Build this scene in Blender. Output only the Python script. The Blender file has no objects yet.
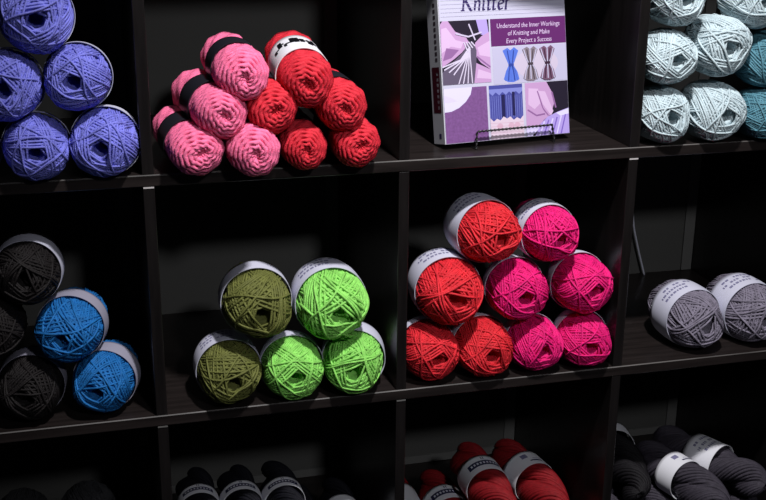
import bpy, math, random
import numpy as np
from mathutils import Matrix, Vector
S = bpy.context.scene
COL = S.collection
PI = math.pi
P = 0.35                      # pitch of the cube shelving, metres
D = 0.395                     # depth of the shelving
TV, TH = 0.0154, 0.0160       # board thickness: upright, level

# ------------------------------------------------------------------ materials
def srgb(r, g, b):
    f = lambda c: (c/255/12.92) if c/255 <= .04045 else ((c/255+.055)/1.055)**2.4
    return (f(r), f(g), f(b), 1)

def mat(name, col, rough=.6, spec=.3, bump=0, scale=60, var=0, vscale=30, metal=0, sheen=0):
    m = bpy.data.materials.new(name); m.use_nodes = True
    nt = m.node_tree; b = nt.nodes['Principled BSDF']
    b.inputs['Base Color'].default_value = col
    b.inputs['Roughness'].default_value = rough
    b.inputs['Specular IOR Level'].default_value = spec
    b.inputs['Metallic'].default_value = metal
    if sheen:
        b.inputs['Sheen Weight'].default_value = sheen
        b.inputs['Sheen Roughness'].default_value = .5
    tc = nt.nodes.new('ShaderNodeTexCoord')
    if bump:
        n = nt.nodes.new('ShaderNodeTexNoise'); n.inputs['Scale'].default_value = scale
        n.inputs['Detail'].default_value = 4
        bp = nt.nodes.new('ShaderNodeBump'); bp.inputs['Strength'].default_value = bump
        bp.inputs['Distance'].default_value = .002
        nt.links.new(tc.outputs['Object'], n.inputs['Vector'])
        nt.links.new(n.outputs['Fac'], bp.inputs['Height'])
        nt.links.new(bp.outputs['Normal'], b.inputs['Normal'])
    if var:
        n = nt.nodes.new('ShaderNodeTexNoise'); n.inputs['Scale'].default_value = vscale
        n.inputs['Detail'].default_value = 3
        r = nt.nodes.new('ShaderNodeMapRange')
        r.inputs['From Min'].default_value = .3; r.inputs['From Max'].default_value = .7
        r.inputs['To Min'].default_value = 1-var; r.inputs['To Max'].default_value = 1+var
        mx = nt.nodes.new('ShaderNodeVectorMath'); mx.operation = 'SCALE'
        mx.inputs[0].default_value = col[:3]
        nt.links.new(tc.outputs['Object'], n.inputs['Vector'])
        nt.links.new(n.outputs['Fac'], r.inputs['Value'])
        nt.links.new(r.outputs['Result'], mx.inputs['Scale'])
        nt.links.new(mx.outputs['Vector'], b.inputs['Base Color'])
    return m

def wood(name, col, axis):
    m = bpy.data.materials.new(name); m.use_nodes = True
    nt = m.node_tree; b = nt.nodes['Principled BSDF']
    b.inputs['Roughness'].default_value = .30
    b.inputs['Specular IOR Level'].default_value = .45
    tc = nt.nodes.new('ShaderNodeTexCoord'); mp = nt.nodes.new('ShaderNodeMapping')
    sc = [90, 90, 90]; sc[axis] = 6
    mp.inputs['Scale'].default_value = sc
    n = nt.nodes.new('ShaderNodeTexNoise'); n.inputs['Scale'].default_value = 1.0
    n.inputs['Detail'].default_value = 6; n.inputs['Roughness'].default_value = .65
    cr = nt.nodes.new('ShaderNodeValToRGB')
    cr.color_ramp.elements[0].position = .35; cr.color_ramp.elements[1].position = .7
    cr.color_ramp.elements[0].color = (col[0]*.6, col[1]*.6, col[2]*.6, 1)
    cr.color_ramp.elements[1].color = (col[0]*1.5, col[1]*1.5, col[2]*1.5, 1)
    nt.links.new(tc.outputs['Object'], mp.inputs['Vector'])
    nt.links.new(mp.outputs['Vector'], n.inputs['Vector'])
    nt.links.new(n.outputs['Fac'], cr.inputs['Fac'])
    nt.links.new(cr.outputs['Color'], b.inputs['Base Color'])
    bp = nt.nodes.new('ShaderNodeBump'); bp.inputs['Strength'].default_value = .12
    bp.inputs['Distance'].default_value = .001
    nt.links.new(n.outputs['Fac'], bp.inputs['Height'])
    nt.links.new(bp.outputs['Normal'], b.inputs['Normal'])
    return m

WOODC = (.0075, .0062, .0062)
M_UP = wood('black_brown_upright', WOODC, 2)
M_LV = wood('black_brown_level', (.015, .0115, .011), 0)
M_BACK = mat('charcoal_back', (.075, .074, .071, 1), .8, .15, bump=.1, scale=300)
M_STRIP = mat('grey_back_strip', (.115, .113, .110, 1), .7, .2)
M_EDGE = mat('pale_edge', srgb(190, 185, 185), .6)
M_GLINT = mat('edge_glint', (.075, .069, .067, 1), .5, .3, var=.6, vscale=9)  # uneven pale grey stands in for light caught on the shelf edges
M_LABEL = mat('label_paper', srgb(196, 196, 214), .55, .3, var=.06, vscale=60)
M_LABELG = mat('grey_label_paper', srgb(150, 148, 166), .55, .3)
M_LABELW = mat('white_label_paper', srgb(226, 226, 234), .5, .3)
M_LABELB = mat('black_label_paper', srgb(30, 30, 38), .4, .4)
M_INK = mat('faded_ink', srgb(120, 118, 150), .6)
M_NAVYINK = mat('navy_ink', srgb(34, 36, 74), .5)
M_BLACKINK = mat('black_ink', srgb(16, 16, 22), .4)
M_CABLE = mat('pale_cable', srgb(190, 190, 205), .45)

def yarn(name, col, sheen=0, var=.2):
    return mat(name, col, .64, .25, bump=.6, scale=26, var=var, vscale=5, sheen=sheen)
Y = {
 'peri':    yarn('periwinkle_yarn', (.19, .20, .68, 1)),
 'pink':    yarn('pink_yarn', (.84, .16, .32, 1)),
 'coral':   yarn('coral_red_yarn', (.58, .020, .038, 1)),
 'aqua':    yarn('pale_aqua_yarn', (.48, .58, .62, 1), var=.1),
 'teal':    yarn('teal_yarn', (.09, .235, .30, 1)),
 'char':    yarn('charcoal_brown_yarn', (.010, .008, .0085, 1)),
 'blue':    yarn('cerulean_yarn', (.012, .145, .43, 1)),
 'olive':   yarn('olive_yarn', (.125, .135, .034, 1)),
 'green':   yarn('lime_green_yarn', (.25, .62, .12, 1)),
 'red':     yarn('scarlet_yarn', (.62, .020, .032, 1)),
 'mag':     yarn('magenta_yarn', (.70, .009, .165, 1)),
 'grey':    yarn('mauve_grey_yarn', (.19, .17, .225, 1)),
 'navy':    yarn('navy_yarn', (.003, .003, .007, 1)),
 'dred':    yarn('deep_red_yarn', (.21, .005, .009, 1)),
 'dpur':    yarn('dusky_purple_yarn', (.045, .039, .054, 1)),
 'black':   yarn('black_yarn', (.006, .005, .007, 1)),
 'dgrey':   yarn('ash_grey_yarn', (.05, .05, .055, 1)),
}

# ------------------------------------------------------------------ mesh helpers
class MB:
    def __init__(s): s.v = []; s.f = []; s.m = []; s.n = 0
    def add(s, v, f, mi=0):
        v = np.asarray(v, float).reshape(-1, 3)
        s.v.append(v)
        for q in f: s.f.append(tuple(int(i)+s.n for i in q)); s.m.append(mi)
        s.n += len(v)
    def box(s, lo, hi, mi=0):
        x0, y0, z0 = lo; x1, y1, z1 = hi
        v = [(x0,y0,z0),(x1,y0,z0),(x1,y1,z0),(x0,y1,z0),(x0,y0,z1),(x1,y0,z1),(x1,y1,z1),(x0,y1,z1)]
        s.add(v, [(0,3,2,1),(4,5,6,7),(0,1,5,4),(1,2,6,5),(2,3,7,6),(3,0,4,7)], mi)
    def tube(s, pts, r, sides=5, closed=False, ref=None, flat=1.0, twist=0.0, mi=0, caps=False):
        """A tube along pts; ref(p) gives a normal hint; flat<1 makes an elliptic section turned by twist radians per point (plied yarn)."""
        p = np.asarray(pts, float); n = len(p)
        if closed: t = np.roll(p, -1, 0)-np.roll(p, 1, 0)
        else: t = np.gradient(p, axis=0)
        t /= np.linalg.norm(t, axis=1)[:, None]+1e-12
        h = p if ref is None else np.asarray(ref, float)
        if h.ndim == 1: h = np.repeat(h[None], n, 0)
        nn = h-(h*t).sum(1)[:, None]*t
        ln = np.linalg.norm(nn, axis=1)[:, None]
        nn = np.where(ln > 1e-6, nn/(ln+1e-12), np.array([0, 0, 1.]))
        b = np.cross(t, nn)
        a = np.arange(sides)/sides*2*PI
        rr = np.broadcast_to(np.asarray(r, float), (n,))
        c, d = np.cos(a)[None]*rr[:, None], np.sin(a)[None]*rr[:, None]*flat
        if twist:
            w = np.arange(n)*twist; cw, sw = np.cos(w)[:, None], np.sin(w)[:, None]
            c, d = c*cw-d*sw, c*sw+d*cw
        V = p[:, None]+c[..., None]*nn[:, None]+d[..., None]*b[:, None]
        F = []
        m = n if closed else n-1
        for i in range(m):
            j = (i+1) % n
            for k in range(sides):
                l = (k+1) % sides
                F.append((i*sides+k, i*sides+l, j*sides+l, j*sides+k))
        if caps and not closed:
            F.append(tuple(range(sides))[::-1]); F.append(tuple((n-1)*sides+k for k in range(sides)))
        s.add(V.reshape(-1, 3), F, mi)
    def lathe(s, prof, seg=48, mi=0):
        """prof: (radius, y) along the axis Y."""
        prof = np.asarray(prof, float); a = np.arange(seg)/seg*2*PI
        V = np.stack([prof[:, 0:1]*np.cos(a), np.repeat(prof[:, 1:2], seg, 1), prof[:, 0:1]*np.sin(a)], -1)
        F = [(i*seg+k, i*seg+(k+1) % seg, (i+1)*seg+(k+1) % seg, (i+1)*seg+k) for i in range(len(prof)-1) for k in range(seg)]
        s.add(V.reshape(-1, 3), F, mi)
    def poly(s, pts, y, mi=0):
        """flat polygon in the local x-z plane at depth y (facing -y)."""
        s.add([(a, y, b) for a, b in pts], [tuple(range(len(pts)))], mi)
    def mesh(s, name, mats, smooth=True):
        me = bpy.data.meshes.new(name)
        v = np.concatenate(s.v) if s.v else np.zeros((0, 3))
        me.from_pydata(v.tolist(), [], s.f)
        for m in mats: me.materials.append(m)
        if len(mats) > 1: me.polygons.foreach_set('material_index', s.m)
        if smooth: me.polygons.foreach_set('use_smooth', [True]*len(me.polygons))
        me.update()
        return me

def link(name, me, parent=None):
    o = bpy.data.objects.new(name, me); COL.objects.link(o)
    if parent is not None: o.parent = parent
    return o
def tag(o, label=None, cat=None, group=None, kind=None):
    if label: o['label'] = label
    if cat: o['category'] = cat
    if group: o['group'] = group
    if kind: o['kind'] = kind
    return o
def thing(name, label, cat, loc, group=None, rz=0):
    o = bpy.data.objects.new(name, None); COL.objects.link(o)
    o.empty_display_size = .02
    o.location = loc; o.rotation_euler = (0, 0, rz)
    return tag(o, label, cat, group)

# ------------------------------------------------------------------ shelving unit
unit = thing('shelving_unit', 'black-brown open cube shelving unit holding all the yarn', 'shelving', (P, 0, -2*P-TH))
UO = Vector((P, 0, -2*P-TH))
def board(name, lo, hi, m, bevel=.0016):
    mb = MB()
    c = (Vector(lo)+Vector(hi))/2
    mb.box(Vector(lo)-c, Vector(hi)-c)
    o = link(name, mb.mesh(name, [m], False), unit); o.location = c-UO
    if bevel:
        bv = o.modifiers.new('bevel', 'BEVEL'); bv.width = bevel; bv.segments = 3; bv.limit_method = 'ANGLE'
    return o
X0, X1 = -P, 3*P
for k in (1, 0, -1, -2):
    sb = board('shelf_board', (X0-TV/2, 0, k*P-TH), (X1+TV/2, D, k*P), M_LV)
    e = MB(); hw = (X1-X0+TV)/2-.002  # thin strip along the front corner carrying the painted highlight
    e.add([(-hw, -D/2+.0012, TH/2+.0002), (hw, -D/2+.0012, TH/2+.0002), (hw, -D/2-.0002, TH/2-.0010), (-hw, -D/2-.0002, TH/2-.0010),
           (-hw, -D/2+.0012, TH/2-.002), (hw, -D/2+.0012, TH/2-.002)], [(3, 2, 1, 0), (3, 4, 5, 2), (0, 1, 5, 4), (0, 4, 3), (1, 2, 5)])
    eo = link('edge_glint', e.mesh('edge_glint', [M_GLINT], False), sb); eo['label'] = 'pale front edge with painted-in glint'
for c in range(-1, 4):
    for k in (0, -1, -2):
        z0, z1 = k*P+.0002, (k+1)*P-TH-.0002
        d = board('side_panel' if c in (-1, 3) else 'divider', (c*P-TV/2, .0008, z0), (c*P+TV/2, D, z1), M_UP, .0012)
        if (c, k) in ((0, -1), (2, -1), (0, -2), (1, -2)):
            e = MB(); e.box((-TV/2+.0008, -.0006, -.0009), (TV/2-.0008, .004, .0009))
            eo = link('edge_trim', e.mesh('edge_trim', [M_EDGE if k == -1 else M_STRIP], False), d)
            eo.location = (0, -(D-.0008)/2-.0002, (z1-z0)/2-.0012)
for c in range(-1, 3):
    for k in (0, -1, -2):
        x0, x1 = c*P+TV/2, (c+1)*P-TV/2
        z0, z1 = k*P, (k+1)*P-TH
        bp = board('back_panel', (x0+.0002, D-.006, z0+.0002), (x1-.0002, D, z1-.0002), M_BACK, 0)
        st = MB(); h = (z1-z0)/2; w = (x1-x0)/2
        st.box((w-.022, -.0065, -h+.001), (w-.001, -.0031, h-.001))
        if k == -2: st.box((-w+.001, -.0065, -h+.001), (w-.022, -.0031, -h+.016))
        s2 = link('back_strip', st.mesh('back_strip', [M_STRIP], False), bp)

# ------------------------------------------------------------------ yarn geometry (unit radius, axis Y, front at -Y)
def rho(c, s, b, p=2.5):
    """polar radius of the barrel; c, s: cos/sin of the angle to the axis."""
    return ((np.abs(s))**p+(np.abs(c)/b)**p)**(-1/p)

def lump(seed, q):
    a, c, d = seed*1.3, seed*2.1+1, seed*.7+2
    w = np.arctan2(q[:, 2], q[:, 0])
    k = np.clip((-q[:, 1]-.15)/.45, 0, 1)        # only the free front is lumpy, the sleeve keeps the rest round
    return 1+k*(.022*np.sin(2*w+a)+.016*np.sin(3*w+c+2*q[:, 1])+.015*np.sin(4*q[:, 1]+w+d))-.02*(1-k)

def wound(seed, b, hole=.23):
    rng = random.Random(seed); mb = MB()
    th = np.linspace(.24, PI-.02, 26)
    prof = [(.001, -b+1.6), (.17, -b+1.55), (.22, -b+.35)]
    for t in th:
        r = rho(np.cos(t), np.sin(t), b)*.83
        prof.append((r*np.sin(t), -r*np.cos(t)))
    mb.lathe(prof, 40)
    n = 26; ga = PI*(3-5**.5)
    T = np.linspace(0, 2*PI, 53)[:-1]
    for k in range(n):
        phi = k*ga*1.0+rng.uniform(-.25, .25)
        d = hole+.03+(rng.random()**1.6)*.36
        al = math.atan2(d, b)
        u = np.array([math.cos(phi), 0, math.sin(phi)]); ax = np.array([0, 1., 0])
        nrm = math.cos(al)*u+math.sin(al)*ax       # front (-Y) of the loop passes on the +u side
        e1 = np.cross(nrm, ax); e1 /= np.linalg.norm(e1); e2 = np.cross(nrm, e1)
        m = rng.randint(5, 8); lay = .87+.125*k/n
        ph = rng.uniform(0, 6)
        for j in range(m):
            q = np.cos(T)[:, None]*e1+np.sin(T)[:, None]*e2
            off = j*.078+rng.uniform(-.012, .012)
            q = q+(off+.02*np.sin(2*T+ph+j*.4))[:, None]*nrm
            q /= np.linalg.norm(q, axis=1)[:, None]
            c, s = q[:, 1], np.sqrt(q[:, 0]**2+q[:, 2]**2)
            R = rho(c, s, b)*lump(seed, q)*(lay+.012*np.sin(T*3+j*1.7+k)+rng.uniform(-.008, .008))
            mb.tube(q*R[:, None], .037, 5, True)
    return mb.mesh('wound_yarn', [Y['peri']])

def loose(seed, b, hole=.23):
    """the last few strands, slack over the front of the ball and tucked in at both ends."""
    rng = random.Random(seed+900); mb = MB()
    ph0 = rng.uniform(0, 6.28)
    for k in range(6):
        phi = ph0+k*2.25+rng.uniform(-.4, .4)
        d = hole+rng.uniform(.05, .5); al = math.atan2(d, b)
        u = np.array([math.cos(phi), 0, math.sin(phi)]); ax = np.array([0, 1., 0])
        nrm = math.cos(al)*u+math.sin(al)*ax
        e1 = np.cross(nrm, ax); e1 /= np.linalg.norm(e1); e2 = np.cross(nrm, e1)
        if e2[1] > 0: e2 = -e2                      # e2 points to the front
        T = np.linspace(-.03, PI+.03, 44)
        q = np.cos(T)[:, None]*e1+np.sin(T)[:, None]*e2
        q = q+(.05*np.sin(2*T+k)+.03*np.sin(5*T+2*k))[:, None]*nrm
        q /= np.linalg.norm(q, axis=1)[:, None]
        c, s = q[:, 1], np.sqrt(q[:, 0]**2+q[:, 2]**2)
        R = rho(c, s, b)*lump(seed, q)*(1.015-.11*np.abs(np.cos(T))**8)
        p = q*R[:, None]
        # across the mouth the strand runs straight, it does not dip
        mb.tube(p, .036, 6, False, caps=True)
    return mb.mesh('loose_strand', [Y['peri']])

def band(y0, y1, rad, thick=.02, seg=56):
    """paper sleeve around the axis; rad(y) is its radius."""
    mb = MB(); ys = np.linspace(y0, y1, 7)
    prof = [(rad(y), y) for y in ys]+[(rad(y)-thick, y) for y in ys[::-1]]
    prof.append(prof[0])
    mb.lathe(prof, seg)
    return mb.mesh('label_band', [M_LABEL])

def patch(mb, a0, a1, y0, y1, rad, mi=0, k=6, up=.006):
    """a printed patch on the sleeve; angle measured from straight up, clockwise seen from the front."""
    A = np.linspace(a0, a1, k); V = []
    for y in (y0, y1):
        for a in A: V.append(((rad(y)+up)*math.sin(a), y, (rad(y)+up)*math.cos(a)))
    mb.add(V, [(i, i+1, k+i+1, k+i) for i in range(k-1)], mi)

def prints(style, y0, y1, rad, seed=1):
    rng = random.Random(seed); mb = MB(); w = y1-y0
    if style == 'faint':
        for row in range(3):
            a = -.75+rng.uniform(-.1, .1); yy = y0+w*(.28+.2*row)
            for g in range(9):
                l = rng.uniform(.04, .12)
                if rng.random() < .85: patch(mb, a, a+l, yy, yy+w*.09, rad, 0, 3)
                a += l+.04
        return mb.mesh('label_print', [M_INK])
    if style == 'bold':
        patch(mb, -.8, .75, y0+w*.3, y0+w*.62, rad, 0, 12)
        for g in range(9):
            a = -.66+g*.15
            patch(mb, a, a+.085, y0+w*.40, y0+w*.52, rad, 1, 3, .010)
        for g in range(2): patch(mb, -.05+g*.09, -.01+g*.09, y0+w*.7, y0+w*.86, rad, 0, 3)
        return mb.mesh('label_print', [M_NAVYINK, M_LABELW])
    if style == 'brush':          # loose black brush-drawn marks
        for g in range(9):
            a = -1.0+g*.22+rng.uniform(-.05, .05); q = y0+w*rng.uniform(.36, .52)
            patch(mb, a, a+rng.uniform(.10, .2), q, q+w*rng.uniform(.14, .36), rad, 0, 4)
            patch(mb, a+.05, a+.26, q+w*.1, q+w*rng.uniform(.16, .22), rad, 0, 4, .008)
        return mb.mesh('label_print', [M_BLACKINK])
    if style == 'line':
        patch(mb, -.1, .55, y0+w*.22, y0+w*.30, rad, 0, 6)
        patch(mb, -.35, -.05, y0+w*.5, y0+w*.75, rad, 1, 5)
        patch(mb, .1, .6, y0+w*.4, y0+w*.43, rad, 1, 5)
        return mb.mesh('label_print', [M_NAVYINK, M_INK])

BALL_B = {'short': 1.22, 'long': 1.55}
WOUND = {(k, i): wound(7*i+len(k), b) for k, b in BALL_B.items() for i in range(4 if k == 'short' else 2)}
LOOSE = {(k, i): loose(7*i+len(k), b) for k, b in BALL_B.items() for i in range(4 if k == 'short' else 2)}
def barrel_rad(b):
    return lambda y: 1.05*max(.55, (1-min(abs(y)/b, .97)**2.5)**(1/2.5))+.01
BANDS = {}
def get_band(size, y0, y1, style, seed):
    key = (size, y0, y1)
    if key not in BANDS: BANDS[key] = band(y0, y1, barrel_rad(BALL_B[size]))
    kp = key+(style, seed)
    if style and kp not in BANDS: BANDS[kp] = prints(style, y0, y1, barrel_rad(BALL_B[size]), seed)
    return BANDS[key], BANDS.get(kp)

def setmat(o, m):
    o.material_slots[0].link = 'OBJECT'; o.material_slots[0].material = m

count = [0]
def ball(color, label, pos, size='short', lab=(-.08, .55), style='faint', group=None, yaw=None, roll=None, labmat=None, var=None):
    """pos: x, y, z of the centre of the rounded front, and the radius."""
    x, y, z, r = pos; i = count[0]; count[0] += 1
    rng = random.Random(i*13+5)
    b = BALL_B[size]
    yaw = rng.uniform(-.10, .10) if yaw is None else yaw
    cx, cy = x-math.sin(yaw)*(b-1)*r, y+math.cos(yaw)*(b-1)*r
    t = thing('yarn_ball', label, 'yarn', (cx, cy, z-r), group, yaw)
    nv = 4 if size == 'short' else 2
    v = i % nv if var is None else var
    roll = rng.uniform(0, 2*PI) if roll is None else roll
    for nm, me in (('wound_yarn', WOUND[size, v]), ('loose_strand', LOOSE[size, v])):
        o = link(nm, me, t); o.location = (0, 0, r); o.scale = (r*.985,)*3; o.rotation_euler = (0, roll, 0)
        setmat(o, Y[color])
    if lab:
        bm_, pm = get_band(size, lab[0], lab[1], style, i % 3)
        o = link('label_band', bm_, t); o.location = (0, 0, r); o.scale = (r*.985,)*3
        if labmat: setmat(o, labmat)
        if pm:
            q = link('label_print', pm, o); q.rotation_euler = (0, rng.uniform(-.5, .1), 0)
    return t

# ---- periwinkle pile, top left
g = 'periwinkle yarn balls'
L1 = (.15, .62)
ball('peri', 'periwinkle blue yarn ball on the very top of the periwinkle pile', (-.1238, .007, .207, .0457), lab=L1, style=None)
ball('peri', 'periwinkle blue yarn ball in the middle tier, cut by the left picture edge', (-.1657, .007, .123, .0438), lab=L1, style=None)
ball('peri', 'periwinkle blue yarn ball at the right end of the middle tier', (-.0805, .007, .1298, .0419), lab=(.12, .7), yaw=-.12, style=None)
ball('peri', 'periwinkle blue yarn ball in the bottom tier, second from the divider', (-.1372, .0071, .0423, .0423), lab=L1, style=None)
ball('peri', 'periwinkle blue yarn ball in the bottom tier, right beside the divider', (-.0522, .0076, .0442, .0442), lab=(.05, .75), yaw=-.16, style=None)
ball('peri', 'periwinkle blue yarn ball of the bottom tier showing only a sliver at the left edge', (-.2205, .0063, .0405, .0405), lab=L1, style=None)

# ---- pale aqua and teal pile, top right
ball('aqua', 'pale aqua yarn ball at the top left of its pile, touching the upper frame edge', (.7533, .0148, .2134, .0417), lab=None)
ball('aqua', 'pale aqua yarn ball in the middle tier against the divider', (.7488, .0148, .1282, .0409), lab=None)
ball('aqua', 'largest pale aqua yarn ball, in the middle tier beside the upper teal ball', (.8287, .0148, .142, .0456), lab=None)
ball('aqua', 'pale aqua yarn ball in the bottom tier against the divider', (.7499, .0212, .042, .042), lab=None)
ball('aqua', 'pale aqua yarn ball in the bottom tier beside the lower teal ball', (.8315, .0162, .0451, .0451), lab=None)
ball('aqua', 'pale aqua yarn ball resting on top of the upper teal ball', (.8785, .0148, .2081, .0425), lab=None)
ball('teal', 'upper teal yarn ball at the right edge, under a pale aqua ball', (.9106, .0148, .1184, .042), lab=None)
ball('teal', 'lower teal yarn ball standing on the shelf at the right edge', (.9105, .0069, .0393, .0393), lab=None)

# ---- charcoal and blue pile, second row left
ball('char', 'dark charcoal brown yarn ball with a pale label on top of its pile', (-.1651, .0384, -.1358, .0446), 'long', lab=(-.52, .15), yaw=-.08, style=None)
ball('char', 'dark charcoal yarn ball in the middle tier, half outside the left edge', (-.2171, .0384, -.2105, .0449), lab=None)
ball('char', 'dark charcoal brown yarn ball on the shelf beside the lower blue ball', (-.1758, .038, -.3053, .0447), 'long', lab=(-.30, .4), yaw=-.1, style=None, labmat=M_LABELG)
ball('blue', 'upper bright blue yarn ball resting between the dark ball and the other blue one', (-.1172, .0384, -.2233, .0457), 'long', lab=(-.35, .25), yaw=-.24, style=None, labmat=M_LABELG)
ball('blue', 'lower bright blue yarn ball standing on the shelf', (-.0772, .0367, -.3061, .0439), 'long', lab=(-.35, .35), yaw=-.28, style=None, labmat=M_LABELG)
ball('char', 'dark charcoal yarn ball on the shelf beyond the left edge', (-.2700, .0405, -.3058, .0442), lab=None)

# ---- olive and green pile, second row
ball('olive', 'olive green yarn ball with pale label stacked on top beside the lime one', (.1426, .0177, -.2024, .0496), 'long', lab=(-.30, .35), yaw=.0, style=None)
ball('olive', 'olive green yarn ball standing on the shelf', (.1, .021, -.3038, .0462), 'long', lab=(-.35, .6), yaw=.02)
G1 = ball('green', 'largest lime green yarn ball with wide pale label, on top of the pile', (.2509, .0177, -.2123, .0519), 'long', lab=(-.35, .75), yaw=.0, style='faint')
# the slack strand that has slipped off the largest lime ball and hangs towards its neighbour
gp = []
for dx, dz in ((-.98, .22), (-.80, .10), (-.58, -.06), (-.36, -.22), (-.12, -.37), (.10, -.54), (.32, -.72), (.52, -.86)):
    gp.append((dx, -.55-math.sqrt(max(1.045**2-dx*dx-dz*dz, .02))*.9, dz))
gp += [(.66, -.66, -1.0), (.78, -.68, -1.10), (.86, -.72, -1.22)]
gm = MB(); gm.tube(gp, .040, 7, False, ref=np.array([.2, -1., .3]), caps=True)
go = link('loose_strand', gm.mesh('loose_strand', [Y['green']]), G1); go.location = (0, 0, .0519); go.scale = (.0519,)*3
go['label'] = 'slack strand hanging off the front'
ball('green', 'lime green yarn ball on the shelf beside the olive ball', (.1901, .0182, -.3047, .0453), lab=(.0, .7), style=None)
ball('green', 'lime green yarn ball at the right end of the bottom tier, under the largest', (.2802, .0139, -.3043, .0457), 'long', lab=(-.3, .6), yaw=-.22, style=None)

# ---- scarlet and magenta pile, second row
ball('red', 'scarlet yarn ball with wide white label on top of the red pile', (.4883, .0262, -.1237, .0474), 'long', (-.40, .80), yaw=.12)
ball('red', 'scarlet yarn ball with white label in the middle tier', (.4304, .0262, -.2113, .0506), 'long', (-.38, .7), yaw=-.02)
ball('red', 'scarlet yarn ball in the bottom tier against the divider', (.4025, .033, -.3057, .0443), lab=(.15, .8), style=None)
ball('red', 'scarlet yarn ball in the bottom tier beside a magenta ball', (.4865, .0248, -.3055, .0444), lab=(.15, .8), style=None)
ball('mag', 'magenta yarn ball with pale label on top of the magenta pile', (.5852, .0262, -.1325, .0437), 'long', lab=(-.45, .45), yaw=.06)
ball('mag', 'magenta yarn ball in the middle tier, touching a scarlet one', (.5383, .0262, -.2177, .0456), lab=(.15, .8), style=None)
ball('mag', 'magenta yarn ball at the right end of the middle tier', (.6428, .0262, -.217, .0448), lab=(.1, .8), style=None)
ball('mag', 'magenta yarn ball in the bottom tier beside a scarlet ball', (.5691, .0254, -.308, .042), lab=(.15, .8), style=None)
ball('mag', 'magenta yarn ball at the right end of the bottom tier', (.6497, .0216, -.3077, .0423), lab=(.1, .8), style=None)

# ---- mauve-grey balls, second row right
ball('grey', 'mauve grey yarn ball with printed white label, nearer the divider', (.852, .0452, -.3012, .0488), 'long', (-.55, .50), yaw=.05)
ball('grey', 'mauve grey yarn ball with white label, cut by the right edge', (.9578, .0471, -.3005, .0495), 'long', (-.55, .50), yaw=.05)

# ---- dim ash balls, bottom left cell
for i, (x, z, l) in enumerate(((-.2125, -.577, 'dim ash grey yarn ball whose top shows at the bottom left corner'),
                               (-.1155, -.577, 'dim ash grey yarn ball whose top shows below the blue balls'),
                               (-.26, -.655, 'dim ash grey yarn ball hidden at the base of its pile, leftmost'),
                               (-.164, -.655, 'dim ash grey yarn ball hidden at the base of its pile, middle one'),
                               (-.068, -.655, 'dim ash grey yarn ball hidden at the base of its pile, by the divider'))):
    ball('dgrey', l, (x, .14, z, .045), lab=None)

# ------------------------------------------------------------------ pull skeins (thick plied yarn coiled round the axis)
SK_B = 2.75
def skein_prof(s):
    """radius, y for arc length s from the middle of the front end."""
    # dimple then round shoulder then straight side
    s = np.asarray(s, float)
    L1_, L2_ = .42, 1.25
    t = np.clip(s/L1_, 0, 1)
    r1 = .10+.26*t; y1 = -SK_B+.34-.26*np.sin(t*PI/2)
    q = np.clip((s-L1_)/L2_, 0, 1)*PI/2
    r2 = .36+.64*np.sin(q); y2 = -SK_B+.08+.86*(1-np.cos(q))
    y3 = -SK_B+.94+(s-L1_-L2_)
    r = np.where(s < L1_, r1, np.where(s < L1_+L2_, r2, 1.0))
    y = np.where(s < L1_, y1, np.where(s < L1_+L2_, y2, y3))
    back = np.clip((y-(SK_B-.7))/.7, 0, 1)
    r = r*np.sqrt(np.clip(1-.85*back**2, .05, 1))
    return r, y
def skein(seed):
    rng = random.Random(seed); mb = MB()
    S_ = 1.67+2*SK_B-.94; pitch = .22; spt = 96
    s = np.linspace(0, S_, int(S_/pitch*spt))
    ang = s/pitch*2*PI+rng.uniform(0, 6)
    r, y = skein_prof(s)
    a1, a2 = rng.uniform(0, 6), rng.uniform(0, 6)
    wob = (.10*np.sin(ang+a1+.25*s)+.05*np.sin(2*ang+a2)+.035*np.sin(3*ang+s*2))
    r = r*(1-.03*np.abs(np.sin(1.5*ang+a2)))*.90
    side = np.clip((s-.3)/.5, 0, 1)
    # the coil is slanted: push along the surface where it is a side, wander where it is the end
    yy = y+wob*side*.55
    cx, cz = .07*np.cos(a1)*(1-np.clip(s/1.6, 0, 1)), .07*np.sin(a1)*(1-np.clip(s/1.6, 0, 1))
    ell = 1+.18*np.sin(2*ang+a1)*(1-np.clip((s-.2)/1.2, 0, 1))
    p = np.stack([r*ell*np.cos(ang)+cx, yy, r*ell*np.sin(ang)+cz], -1)
    ref = np.stack([np.cos(ang), -.3+0*ang, np.sin(ang)], -1)
    mb.tube(p, .128, 6, False, ref=ref, flat=.66, twist=.30)
    # a few strands crossing the mouth
    for k in range(5):
        a = rng.uniform(0, 6.28); d = rng.uniform(-.12, .12)
        t = np.linspace(-1, 1, 22)
        q = np.stack([t*.34*math.cos(a)-d*math.sin(a), -SK_B+.16+.12*(1-t**2)-.03*k*.3, t*.34*math.sin(a)+d*math.cos(a)], -1)
        mb.tube(q, .115, 6, False, ref=np.array([0, -1., .01]), flat=.65, twist=.5)
    prof = [(.001, -SK_B+.55), (.3, -SK_B+.4)]+[(float(skein_prof(x)[0])*.78, float(skein_prof(x)[1])+.06) for x in np.linspace(.6, S_, 24)]+[(.001, SK_B-.05)]
    mb.lathe(prof, 32)
    return mb.mesh('wound_yarn', [Y['pink']])
SKEINS = [skein(i+3) for i in range(3)]
sk_rad = lambda y: 1.03
SKB1 = band(-1.25, .95, sk_rad, .03); SKB_P = prints('brush', -1.25, .95, sk_rad, 4)
SKB2 = band(-.95, .55, sk_rad, .03)
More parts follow.
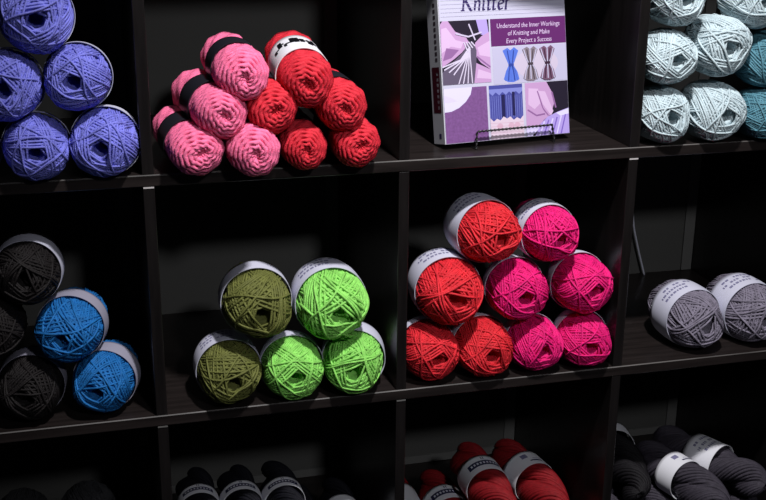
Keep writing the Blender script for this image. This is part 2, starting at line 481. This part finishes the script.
def skein_thing(color, label, pos, yaw, labmat, tilt=0, print_=None, sq=(1, 1)):
    x, y, z, r = pos; i = count[0]; count[0] += 1
    b = (SK_B-1)*r
    t = thing('yarn_skein', label, 'yarn', (x-math.sin(yaw)*b, y+math.cos(yaw)*b, z-r), None, yaw)
    o = link('wound_yarn', SKEINS[i % 3], t); o.location = (0, 0, r); o.scale = (r*sq[0], r, r*sq[1]); o.rotation_euler = (tilt, 0, 0)
    setmat(o, Y[color])
    w = link('label_band', SKB1 if print_ else SKB2, t); w.location = (0, 0, r); w.scale = (r*sq[0], r, r*sq[1]); w.rotation_euler = (tilt, 0, 0)
    setmat(w, labmat)
    if print_: link('label_print', print_, w)
    return t
skein_thing('pink', 'pink yarn skein with dark label on top of the pink ones', (.1247, -.0176, .1325, .0352), .02, M_LABELB)
skein_thing('pink', 'pink yarn skein in the middle tier at the left of its pile', (.0955, -.0176, .0835, .0353), .12, M_LABELB)
skein_thing('pink', 'pink yarn skein at the left end of the bottom tier', (.0625, -.0156, .0356, .0356), .08, M_LABELB, sq=(1.03, .95))
skein_thing('pink', 'pink yarn skein in the bottom tier beside a red one', (.1350, -.0296, .0354, .0354), .0, M_LABELB)
skein_thing('coral', 'coral red yarn skein with black and white label on top of the red ones', (.2085, -.0176, .1260, .0365), -.04, M_LABELW, tilt=.07, print_=SKB_P)
skein_thing('coral', 'coral red yarn skein in the middle tier, touching the pink skeins', (.1620, -.0176, .0864, .0345), .0, M_LABELB)
skein_thing('coral', 'coral red yarn skein in the bottom tier beside a pink one', (.2055, -.0116, .0314, .0314), .0, M_LABELB)
skein_thing('coral', 'coral red yarn skein at the right end of the middle tier', (.2565, -.0176, .0845, .0337), .0, M_LABELB)
skein_thing('coral', 'coral red yarn skein at the right end of the bottom tier', (.2765, -.0138, .033, .033), .0, M_LABELB)

# ------------------------------------------------------------------ twisted hanks and small skeins of the bottom row
HK_B = 3.1
def hank(seed, twist=1.15, ns=15):
    rng = random.Random(seed); mb = MB()
    t = np.linspace(-1, 1, 84); y = t*HK_B
    env = np.sqrt(np.clip(1-np.abs(t)**5, .04, 1))
    for lobe in (0, 1):
        a = y*twist+lobe*PI+seed
        cen = np.stack([.42*np.cos(a)*env, y, .42*np.sin(a)*env], -1)
        rr = .54*env
        mb.tube(cen, rr*.93, 12, False, ref=np.array([0, 0, 1.]), caps=True)
        for k in range(ns):
            b_ = k/ns*2*PI+y*twist*1.7+rng.uniform(-.1, .1)
            p = cen+np.stack([rr*np.cos(b_), 0*b_, rr*np.sin(b_)], -1)
            mb.tube(p, .085+0*t, 5, False, ref=p-cen)
        for k in range(ns):
            b_ = (k+.5)/ns*2*PI+y*twist*1.5+rng.uniform(-.15, .15)
            p = cen+.97*np.stack([rr*np.cos(b_), 0*b_, rr*np.sin(b_)], -1)
            mb.tube(p, .07+0*t, 4, False, ref=p-cen)
    return mb.mesh('twisted_yarn', [Y['dred']])
HANKS = [hank(1), hank(2, 1.0)]
hk_rad = lambda y: 1.06
HKB = {}
def hank_thing(color, label, pos, yaw=0, lab=(-.65, .65), style=None, labmat=M_LABELW, seed=0, roll=0, tilt=0, b=1.0):
    x, y, z, r = pos
    t = thing('yarn_hank', label, 'yarn', (x, y, z-r), None, yaw)
    t.rotation_euler = (tilt, 0, yaw)
    o = link('twisted_yarn', HANKS[seed % 2], t); o.location = (0, 0, r); o.scale = (r*.96, r*b, r*.96); o.rotation_euler = (0, roll, 0)
    setmat(o, Y[color])
    if lab:
        if lab not in HKB: HKB[lab] = band(lab[0], lab[1], hk_rad, .025)
        w = link('label_band', HKB[lab], t); w.location = (0, 0, r); w.scale = (r*.97,)*3; setmat(w, labmat)
        if style:
            k = lab+(style,)
            if k not in HKB: HKB[k] = prints(style, lab[0], lab[1], hk_rad, 2)
            link('label_print', HKB[k], w)
    return t
# navy
g3 = (-.45, .45)
nr = .032
zs = [-.7+nr+k*.0545 for k in range(3)]
hank_thing('navy', 'dark navy yarn hank with white label, leftmost of the upper navy ones', (.0525, .095, zs[2], nr), 0, g3, 'bold', seed=0)
hank_thing('navy', 'dark navy yarn hank with white label, between two other upper navy hanks', (.118, .090, zs[2], nr), 0, g3, 'bold', seed=1, roll=1)
hank_thing('navy', 'dark navy yarn hank with white label, rightmost of the upper navy ones', (.1835, .085, zs[2], nr), .03, g3, 'bold', seed=0, roll=2)
hank_thing('navy', 'dark navy yarn hank lying lower to the right, only its white label top showing', (.281, .10, zs[1], nr), 0, g3, None, seed=1)
for i, x in enumerate((.0865, .151, .2155)):
    hank_thing('navy', 'dark navy yarn hank in the middle layer, ' + ('under the leftmost labelled pair', 'under the rightmost labelled pair', 'beside the lower labelled one')[i], (x, .10, zs[1], nr), 0, None, seed=i)
for i, x in enumerate((.0525, .118, .183, .248, .3095)):
    hank_thing('navy', 'dark navy yarn hank on the shelf floor, ' + ('nearest the left divider', 'second from the left divider', 'in the middle of its row', 'second from the right divider', 'nearest the right divider')[i], (x, .10, zs[0], nr), 0, None, seed=i+1)
# red
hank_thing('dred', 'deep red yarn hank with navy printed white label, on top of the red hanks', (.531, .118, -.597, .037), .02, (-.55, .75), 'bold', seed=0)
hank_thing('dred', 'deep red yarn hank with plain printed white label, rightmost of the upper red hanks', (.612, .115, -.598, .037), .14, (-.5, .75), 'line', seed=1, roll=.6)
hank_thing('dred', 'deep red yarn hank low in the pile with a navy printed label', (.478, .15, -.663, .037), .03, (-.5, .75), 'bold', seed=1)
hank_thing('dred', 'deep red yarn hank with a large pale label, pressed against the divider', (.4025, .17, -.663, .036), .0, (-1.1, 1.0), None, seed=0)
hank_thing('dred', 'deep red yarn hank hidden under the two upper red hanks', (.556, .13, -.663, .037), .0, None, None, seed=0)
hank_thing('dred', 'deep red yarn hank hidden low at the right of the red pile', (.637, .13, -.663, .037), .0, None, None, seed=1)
# purple and black
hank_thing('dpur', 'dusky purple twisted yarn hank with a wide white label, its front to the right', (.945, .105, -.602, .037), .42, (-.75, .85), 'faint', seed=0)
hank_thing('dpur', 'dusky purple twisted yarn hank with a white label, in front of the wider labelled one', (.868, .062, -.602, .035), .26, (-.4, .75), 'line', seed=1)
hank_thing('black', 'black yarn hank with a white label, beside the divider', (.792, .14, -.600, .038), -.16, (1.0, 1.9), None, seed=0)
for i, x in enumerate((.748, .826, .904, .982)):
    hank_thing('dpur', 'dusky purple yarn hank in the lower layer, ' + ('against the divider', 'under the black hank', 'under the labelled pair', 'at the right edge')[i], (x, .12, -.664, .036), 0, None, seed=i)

# ------------------------------------------------------------------ cable at the back
pts = [Vector(p) for p in ((.898, .377, -.10), (.900, .377, -.17), (.906, .377, -.24), (.919, .377, -.29), (.938, .377, -.3495))]
cv = []
for i in range(len(pts)-1):
    p0, p1, p2, p3 = pts[max(i-1, 0)], pts[i], pts[i+1], pts[min(i+2, len(pts)-1)]
    for k in range(8):
        t = k/8; cv.append(.5*((2*p1)+(-p0+p2)*t+(2*p0-5*p1+4*p2-p3)*t*t+(-p0+3*p1-3*p2+p3)*t**3))
cv.append(pts[-1])
mb = MB(); mb.tube([tuple(p) for p in cv], .0019, 8, ref=np.array([0, -1., 0]), caps=True)
tag(link('power_cable', mb.mesh('power_cable', [M_CABLE])), 'thin pale cable running down the back panel behind the grey yarn', 'cable')

# ------------------------------------------------------------------ book on a wire easel
BA = Vector((.42382517, .04322684, .009))
e1 = Vector((.9892126, .14648697, 0)); e2 = Vector((-.02669513, .18026968, .98325491)); nb = Vector((-.14403404, .97264814, -.18223553))
bookm = Matrix((( e1.x, nb.x, e2.x, BA.x), (e1.y, nb.y, e2.y, BA.y), (e1.z, nb.z, e2.z, BA.z), (0, 0, 0, 1)))
book = thing('book', 'white and purple knitting paperback propped upright on the wire easel', 'book', (0, 0, 0))
book.matrix_world = bookm
BW, BH, BT = .2067, .258, .036
M_COVER = mat('cover_white', srgb(192, 190, 212), .4, .35)
M_PAGES = mat('page_edges', srgb(205, 200, 195), .8)
M_SPINE = mat('spine_grey', srgb(190, 190, 200), .45)
M_PLUM = mat('plum_print', srgb(94, 38, 100), .45)
M_MAROON = mat('maroon_print', srgb(72, 14, 34), .45)
M_TITLE = mat('title_ink', srgb(52, 40, 92), .45)
M_TXT = mat('subtitle_ink', srgb(214, 190, 226), .5)
M_MAUVE = mat('mauve_fabric_print', srgb(118, 78, 134), .5, var=.16, vscale=260)
PM = {k: mat('print_'+k, srgb(*c), .45) for k, c in {
  'dark': (34, 28, 44), 'skin': (188, 148, 194), 'skinhi': (208, 176, 214), 'skinlo': (140, 98, 150), 'knit': (92, 82, 104), 'knithi': (206, 196, 220),
  'needle': (196, 186, 214), 'lilac': (172, 152, 220), 'lilachi': (210, 200, 244), 'lilaclo': (120, 96, 186), 'white': (214, 208, 236), 'navy': (70, 74, 150), 'navyhi': (124, 130, 200),
  'navylo': (34, 32, 78), 'cream': (214, 194, 212), 'creamlo': (206, 168, 190), 'panel': (184, 180, 208), 'panelwarm': (196, 184, 206), 'blue': (84, 112, 206), 'bluelo': (48, 66, 150),
  'grey': (128, 116, 128), 'greylo': (70, 60, 70), 'brown': (110, 78, 104), 'brownlo': (58, 36, 56)}.items()}
mb = MB(); mb.box((.002, .0012, .002), (BW-.003, BT-.0012, BH-.002)); link('page_block', mb.mesh('page_block', [M_PAGES], False), book)
mb = MB(); mb.box((0, 0, 0), (BW, .0011, BH)); front = link('front_cover', mb.mesh('front_cover', [M_COVER], False), book)
mb = MB(); mb.box((0, BT-.0011, 0), (BW, BT, BH)); link('back_cover', mb.mesh('back_cover', [M_COVER], False), book)
mb = MB(); mb.box((-.0012, 0, 0), (.0006, BT, BH)); spine = link('spine', mb.mesh('spine', [M_SPINE], False), book)
mb = MB(); x = -.00135
def sq(y0, y1, z0, z1, mi): mb.add([(x, y0, z0), (x, y1, z0), (x, y1, z1), (x, y0, z1)], [(0, 1, 2, 3)], mi)
sq(.006, .030, .045, .11, 0)
for k in range(10): sq(.010, .017, .118+k*.0085, .118+k*.0085+.005, 1)
for k in range(7): sq(.0105, .0165, .05+k*.008, .05+k*.008+.0045, 2)
sq(.010, .017, .008, .015, 3)
link('spine_print', mb.mesh('spine_print', [M_MAROON, PM['greylo'], M_SPINE, M_TITLE], False), spine)

class Art:
    """flat printed picture inside the rectangle u0..u1, v0..v1; points are fractions from the top left."""
    def __init__(s, u0, v0, u1, v1): s.r = (u0, v0, u1, v1); s.mb = MB(); s.ms = []; s.d = -.0002
    def mi(s, m):
        if m not in s.ms: s.ms.append(m)
        return s.ms.index(m)
    def pt(s, a, b): u0, v0, u1, v1 = s.r; return (u0+a*(u1-u0), v1-b*(v1-v0))
    def poly(s, pts, m):
        s.d -= .000025
        pts = [s.pt(min(max(a, 0), 1), min(max(b, 0), 1)) for a, b in pts]
        ar = sum(pts[i][0]*pts[(i+1) % len(pts)][1]-pts[(i+1) % len(pts)][0]*pts[i][1] for i in range(len(pts)))
        s.mb.poly(pts if ar > 0 else pts[::-1], s.d, s.mi(m))
    def rect(s, a0, b0, a1, b1, m): s.poly([(a0, b0), (a1, b0), (a1, b1), (a0, b1)], m)
    def line(s, pts, w, m):
        for (a, b), (c, d) in zip(pts[:-1], pts[1:]):
            l = math.hypot(c-a, d-b)+1e-9; nx, ny = -(d-b)/l*w/2, (c-a)/l*w/2
            s.poly([(a+nx, b+ny), (c+nx, d+ny), (c-nx, d-ny), (a-nx, b-ny)], m)
    def ell(s, cx, cy, rx, ry, m, n=28): s.poly([(cx+rx*math.cos(i/n*2*PI), cy+ry*math.sin(i/n*2*PI)) for i in range(n)], m)
    def done(s, name, label=None):
        o = link(name, s.mb.mesh(name, s.ms, False), front)
        if label: o['label'] = label
rng = random.Random(4)
# hands knitting
a = Art(.0008, .0840, .0785, .1735)
a.rect(0, 0, 1, 1, PM['dark'])
a.poly([(.74, 0), (.96, 0), (1, .3), (.8, .22)], PM['lilac'])
a.poly([(.05, 0), (.16, 0), (.3, .17), (.5, .24), (.58, .36), (.42, .5), (.25, .6), (0, .72), (0, .05)], PM['skin'])
a.poly([(.02, .12), (.12, .1), (.3, .3), (.46, .34), (.4, .44), (.2, .4), (0, .5)], PM['skinhi'])
a.poly([(.1, .42), (.36, .46), (.2, .58), (.02, .62)], PM['skinlo'])
a.poly([(.7, .36), (.84, .26), (1, .2), (1, .8), (.8, .68), (.68, .55)], PM['skin'])
a.poly([(.74, .44), (1, .34), (1, .6), (.78, .56)], PM['skinhi'])
a.line([(.72, .58), (1, .76)], .03, PM['skinlo'])
a.poly([(.7, .68), (1, .8), (1, 1), (.62, 1)], PM['skin'])
a.poly([(.74, .78), (1, .86), (1, .95), (.7, .92)], PM['skinhi'])
a.poly([(0, .8), (.2, .66), (.44, .5), (.54, .36), (.66, .34), (.72, .48), (.7, .7), (.64, 1), (0, 1)], PM['knit'])
for k in range(8):
    q = k/7
    a.line([(.58, .42), (.38+.2*q, .62), (.02+.58*q-.08*(1-q), .72+.3*q if q < .5 else 1)], .022, PM['knithi'])
for k in range(4): a.line([(.46+.05*k, .34), (.54+.05*k, .5-.03*k)], .022, PM['knithi'])
a.line([(.3, .2), (.56, .26), (.84, .20)], .026, PM['needle'])
a.line([(.58, .06), (.70, .32)], .026, PM['needle'])
a.done('cover_photo', 'printed picture of hands knitting grey ribbed fabric')
# subtitle panel
a = Art(.0810, .1345, .2064, .1735); a.rect(0, 0, 1, 1, M_PLUM); a.done('subtitle_panel', 'plum printed panel')
# three little hanks
a = Art(.0822, .0800, .2064, .1330); a.rect(0, 0, 1, 1, PM['panel'])
a.ell(.58, .5, .30, .40, PM['panelwarm'])
for cx, base, lo in ((.24, 'blue', 'bluelo'), (.50, 'grey', 'greylo'), (.73, 'brown', 'brownlo')):
    w = .105
    a.poly([(cx-w, .1), (cx-.04, .03), (cx, .1), (cx+.05, .02), (cx+w, .12), (cx+.06, .36), (cx+.03, .5), (cx+.08, .68), (cx+w, .9), (cx+.03, .97), (cx-.05, .96), (cx-w, .88), (cx-.07, .66), (cx-.03, .5), (cx-.06, .34)], PM[base])
    for k in range(5):
        q = (k-2)/2
        a.line([(cx+q*w*.8, .1), (cx+q*.05, .36), (cx+q*.02, .5), (cx+q*.06, .66), (cx+q*w*.8, .92)], .014, PM[lo] if k % 2 else PM['panel'] if base != 'blue' else PM['blue'])
    a.rect(cx-.035, .46, cx+.035, .53, PM[lo])
a.done('cover_photo', 'printed picture of three small tied yarn hanks, blue, grey and brown')
# mauve cloth
a = Art(.0008, .0006, .0700, .0788); a.rect(0, 0, 1, 1, M_MAUVE)
a.poly([(0, 0), (.66, 0), (.62, .13), (.5, .26), (.34, .36), (.16, .42), (0, .43)], PM['white'])
a.poly([(0, .12), (.2, .18), (.3, .24), (.1, .26), (0, .24)], PM['lilachi'])
a.done('cover_photo', 'printed picture of mauve cloth under a white round')
# blue and cream swatch
a = Art(.0735, .0006, .1288, .0788); a.rect(0, 0, 1, 1, PM['navy'])
a.poly([(0, 0), (1, 0), (1, .13)]+[(1-k/10, .13+(.06 if k % 2 else 0)) for k in range(11)], PM['navyhi'])
a.rect(0, 0, 1, .07, PM['navy'])
for k in range(16): a.rect(k/16+.01, .2, k/16+.022, .62, PM['navyhi'])
a.rect(.36, .18, .46, .6, PM['navylo']); a.rect(.68, .14, .76, .58, PM['navylo'])
a.poly([(k/10, .60+(.05 if k % 2 else 0)+.02*math.sin(k)) for k in range(11)]+[(1, 1), (0, 1)], PM['cream'])
for cx in (.28, .62, .8): a.ell(cx, .76, .09, .05, PM['creamlo'])
for k in range(5): a.line([(0, .7+.06*k), (1, .71+.06*k)], .006, PM['creamlo'])
a.done('cover_photo', 'printed picture of a blue and cream knitted swatch')
# hand and lilac fabric
a = Art(.1335, .0006, .2064, .0788); a.rect(0, 0, 1, 1, PM['dark'])
a.poly([(0, 0), (.5, 0), (.62, .2), (.66, .42), (.58, .62), (.4, .72), (.2, .95), (0, 1)], PM['skin'])
a.poly([(.08, .1), (.3, .12), (.34, .4), (.2, .5), (.06, .4)], PM['skinhi'])
a.poly([(.3, .16), (.46, .18), (.64, .56), (.58, .64), (.4, .42)], PM['skinhi'])
a.line([(.28, .16), (.4, .5), (.52, .64)], .025, PM['skinlo'])
a.line([(.04, .5), (.24, .62), (.44, .6)], .03, PM['skinlo'])
a.line([(.62, .2), (.7, .5)], .035, PM['skinlo'])
a.poly([(.2, 1), (.3, .8), (.5, .66), (.74, .58), (1, .52), (1, 1)], PM['lilac'])
a.poly([(.7, .6), (1, .53), (1, .63), (.8, .66)], PM['white'])
for k in range(6): a.line([(.3+.1*k, 1), (.42+.1*k, .74-.02*k)], .03, PM['lilaclo'] if k % 2 else PM['lilachi'])
a.poly([(0, .84), (.22, .8), (.3, .86), (.12, 1), (0, 1)], PM['lilachi'])
a.done('cover_photo', 'printed picture of a hand over lilac fabric')

# faint rule lines in the upper white field
a = Art(.0008, .176, .2064, .256)
for k in range(14): a.rect(.01, .04+k*.07, .99, .045+k*.07, PM['panel'])
a.done('cover_ruling')

# title word, drawn with a broad pen
def pen(strokes, x0, base, k, slant=.16):
    m = MB()
    n = 0
    for w, pts in strokes:
        P_ = np.array(pts, float)
        # smooth the stroke (Catmull-Rom)
        out = []
        for i in range(len(P_)-1):
            p0, p1, p2, p3 = P_[max(i-1, 0)], P_[i], P_[i+1], P_[min(i+2, len(P_)-1)]
            for t in np.linspace(0, 1, 7)[:-1]:
                out.append(.5*((2*p1)+(-p0+p2)*t+(2*p0-5*p1+4*p2-p3)*t*t+(-p0+3*p1-3*p2+p3)*t**3))
        out.append(P_[-1]); q = np.array(out)
        q = np.stack([x0+(q[:, 0]+slant*q[:, 1])*k, base+q[:, 1]*k], -1)
        pa = np.array([math.cos(.5), math.sin(.5)])*w*k/2     # broad nib held at an angle
        t_ = np.gradient(q, axis=0); t_ /= np.linalg.norm(t_, axis=1)[:, None]+1e-9
        nn_ = np.stack([-t_[:, 1], t_[:, 0]], -1)
        hw = np.maximum(np.abs(nn_@pa), .055*k)[:, None]*nn_
        d = -.00025-.00002*n; n += 1
        A, B = q+hw, q-hw
        V = [(x, d, z) for x, z in A]+[(x, d, z) for x, z in B]; N = len(q)
        m.add(V, [(i, N+i, N+i+1, i+1) for i in range(N-1)])
    return m
W = .26
stk = [(W, [(.12, 0), (.12, 1.75)]), (.2, [(-.12, 1.7), (.12, 1.75), (.3, 1.75)]), (.2, [(-.12, .03), (.3, .03)]),
       (.2, [(.18, .78), (.5, 1.1), (.95, 1.7)]), (W, [(.3, .95), (.6, .55), (.95, .06), (1.15, .06)]), (.2, [(.75, 1.72), (1.1, 1.72)])]
def sh(s, dx): return [(w, [(a_+dx, b_) for a_, b_ in p]) for w, p in s]
N_ = [(W, [(.1, 0), (.1, .9)]), (.2, [(-.03, .86), (.1, .93)]), (W, [(.1, .6), (.3, .88), (.52, .84), (.58, .55), (.58, .08), (.7, .04)])]
I_ = [(W, [(.1, .92), (.1, .12), (.2, .03), (.32, .08)]), (.2, [(-.03, .86), (.1, .93)]), (.3, [(.08, 1.3), (.16, 1.36)])]
T_ = [(W, [(.12, 1.35), (.12, .15), (.24, .03), (.42, .1)]), (.2, [(-.08, .88), (.42, .92)])]
E_ = [(W, [(.08, .48), (.55, .62), (.52, .85), (.3, .92), (.08, .65), (.08, .3), (.26, .03), (.58, .12)])]
R_ = [(W, [(.1, 0), (.1, .9)]), (.2, [(-.03, .86), (.1, .93)]), (W, [(.1, .6), (.26, .85), (.48, .88)]), (.2, [(-.03, .03), (.24, .03)])]
allS = stk+sh(N_, 1.28)+sh(I_, 2.2)+sh(T_, 2.72)+sh(T_, 3.28)+sh(E_, 3.88)+sh(R_, 4.68)
tm = pen(allS, .0365, .1868, .0148)
link('title_lettering', tm.mesh('title_lettering', [M_TITLE], False), front)

def text(body, width, cx, base, size, m, name):
    cu = bpy.data.curves.new(name, 'FONT'); cu.body = body; cu.size = size; cu.align_x = 'CENTER'; cu.shear = .12; cu.resolution_u = 2
    o = bpy.data.objects.new(name, cu); COL.objects.link(o)
    bpy.context.view_layer.update()
    me = bpy.data.meshes.new_from_object(o.evaluated_get(bpy.context.evaluated_depsgraph_get()))
    COL.objects.unlink(o); bpy.data.objects.remove(o)
    xs = [v.co.x for v in me.vertices]; k = width/(max(xs)-min(xs)); mid = (max(xs)+min(xs))/2
    for v in me.vertices: v.co = ((v.co.x-mid)*k+cx, -.00045, v.co.y+base)
    me.materials.clear(); me.materials.append(m)
    return link(name, me, front)
text('Understand the Inner Workings', .1050, .1440, .1600, .0098, M_TXT, 'subtitle_lettering')
text('of Knitting and Make', .0700, .1440, .1490, .0098, M_TXT, 'subtitle_lettering')
text('Every Project a Success', .0760, .1440, .1380, .0098, M_TXT, 'subtitle_lettering')

# wire easel
M_WIRE = mat('black_wire', (.008, .008, .009, 1), .35, .5)
easel = thing('book_easel', 'black twisted wire easel holding up the knitting book', 'book stand', (.53, .09, 0))
def to_e(p): return Vector(bookm @ Vector(p))-Vector((.53, .09, 0))
def twisted(pts, r, name):
    q = []
    for i in range(len(pts)-1):
        n = max(3, int((Vector(pts[i+1])-Vector(pts[i])).length/.0006))
        for k in range(n): q.append(Vector(pts[i]).lerp(Vector(pts[i+1]), k/n))
    q.append(Vector(pts[-1])); q = np.array([tuple(p) for p in q])
    for _ in range(4): q[1:-1] = .25*q[:-2]+.5*q[1:-1]+.25*q[2:]
    m = MB(); m.tube(q, r, 8, ref=np.array([.3, -.8, .5]), flat=.5, twist=.30, caps=True)
    return link(name, m.mesh(name, [M_WIRE]), easel)
Lf = .046; Rt = .171
fl = lambda p: Vector((p.x, p.y, .0011))
l0, l1 = to_e((Lf, -.010, .0148)), to_e((Rt, -.010, .0152))
lb, rb = to_e((Lf-.003, -.011, 0)), to_e((Rt+.003, -.011, 0))
twisted([fl(lb), l0, l1, fl(rb)], .0021, 'front_lip')
for u in (Lf-.003, Rt+.003):
    f0 = to_e((u, -.011, 0)); b0 = to_e((u, BT+.075, 0))
    twisted([fl(f0), fl(b0)], .0010, 'base_wire')
    f1 = fl(to_e((u, BT+.004, 0))); up = to_e((u, BT+.004, .17))
    twisted([f1+Vector((0, .010, 0)), up], .0021, 'back_upright')
    twisted([fl(b0), up], .0021, 'rear_strut')
u0, u1 = to_e((Lf-.003, BT+.004, .17)), to_e((Rt+.003, BT+.004, .17))
twisted([u0, u1], .0021, 'top_bar')
# ------------------------------------------------------------------ light
def area(name, loc, target, size, power, color=(1, 1, 1), spread=None):
    l = bpy.data.lights.new(name, 'AREA'); l.energy = power; l.size = size; l.color = color; l.shape = 'DISK'
    if spread: l.spread = spread
    o = bpy.data.objects.new(name, l); COL.objects.link(o); o.location = loc
    o.rotation_euler = (Vector(target)-Vector(loc)).to_track_quat('-Z', 'Y').to_euler()
    return o
def spot(name, loc, target, power, angle, blend, radius, color=(1, 1, 1)):
    l = bpy.data.lights.new(name, 'SPOT'); l.energy = power; l.spot_size = math.radians(angle); l.spot_blend = blend
    l.shadow_soft_size = radius; l.color = color
    o = bpy.data.objects.new(name, l); COL.objects.link(o); o.location = loc
    o.rotation_euler = (Vector(target)-Vector(loc)).to_track_quat('-Z', 'Y').to_euler()
    return o
spot('ceiling_spotlight', (.42, -.76, 1.42), (.47, 0, -.03), 165, 66, 1.0, .05, (1.0, .98, .98))
spot('far_ceiling_spotlight', (.60, -2.40, 1.35), (.50, 0, .02), 84, 38, 1.0, .10, (.96, .97, 1.0))

w = bpy.data.worlds.new('World'); S.world = w; w.use_nodes = True
bg = w.node_tree.nodes['Background']; bg.inputs['Color'].default_value = (.75, .8, 1, 1); bg.inputs['Strength'].default_value = .012

# ------------------------------------------------------------------ camera
cam = bpy.data.cameras.new('camera'); co = bpy.data.objects.new('camera', cam); COL.objects.link(co); S.camera = co
cam.sensor_width = 36; cam.lens = 1144.6/766*36; cam.clip_start = .05
co.location = (-.2204*P, -4.2431*P, 1.1021*P)
co.rotation_mode = 'XYZ'
R = Matrix.Rotation(-.2613, 3, 'Z') @ Matrix.Rotation(1.2480, 3, 'X') @ Matrix.Rotation(.0083, 3, 'Z')
co.rotation_euler = R.to_euler('XYZ')

S.view_settings.view_transform = 'Standard'; S.view_settings.look = 'None'
S.view_settings.gamma = 1; S.view_settings.use_curve_mapping = False
S.view_settings.exposure = 0
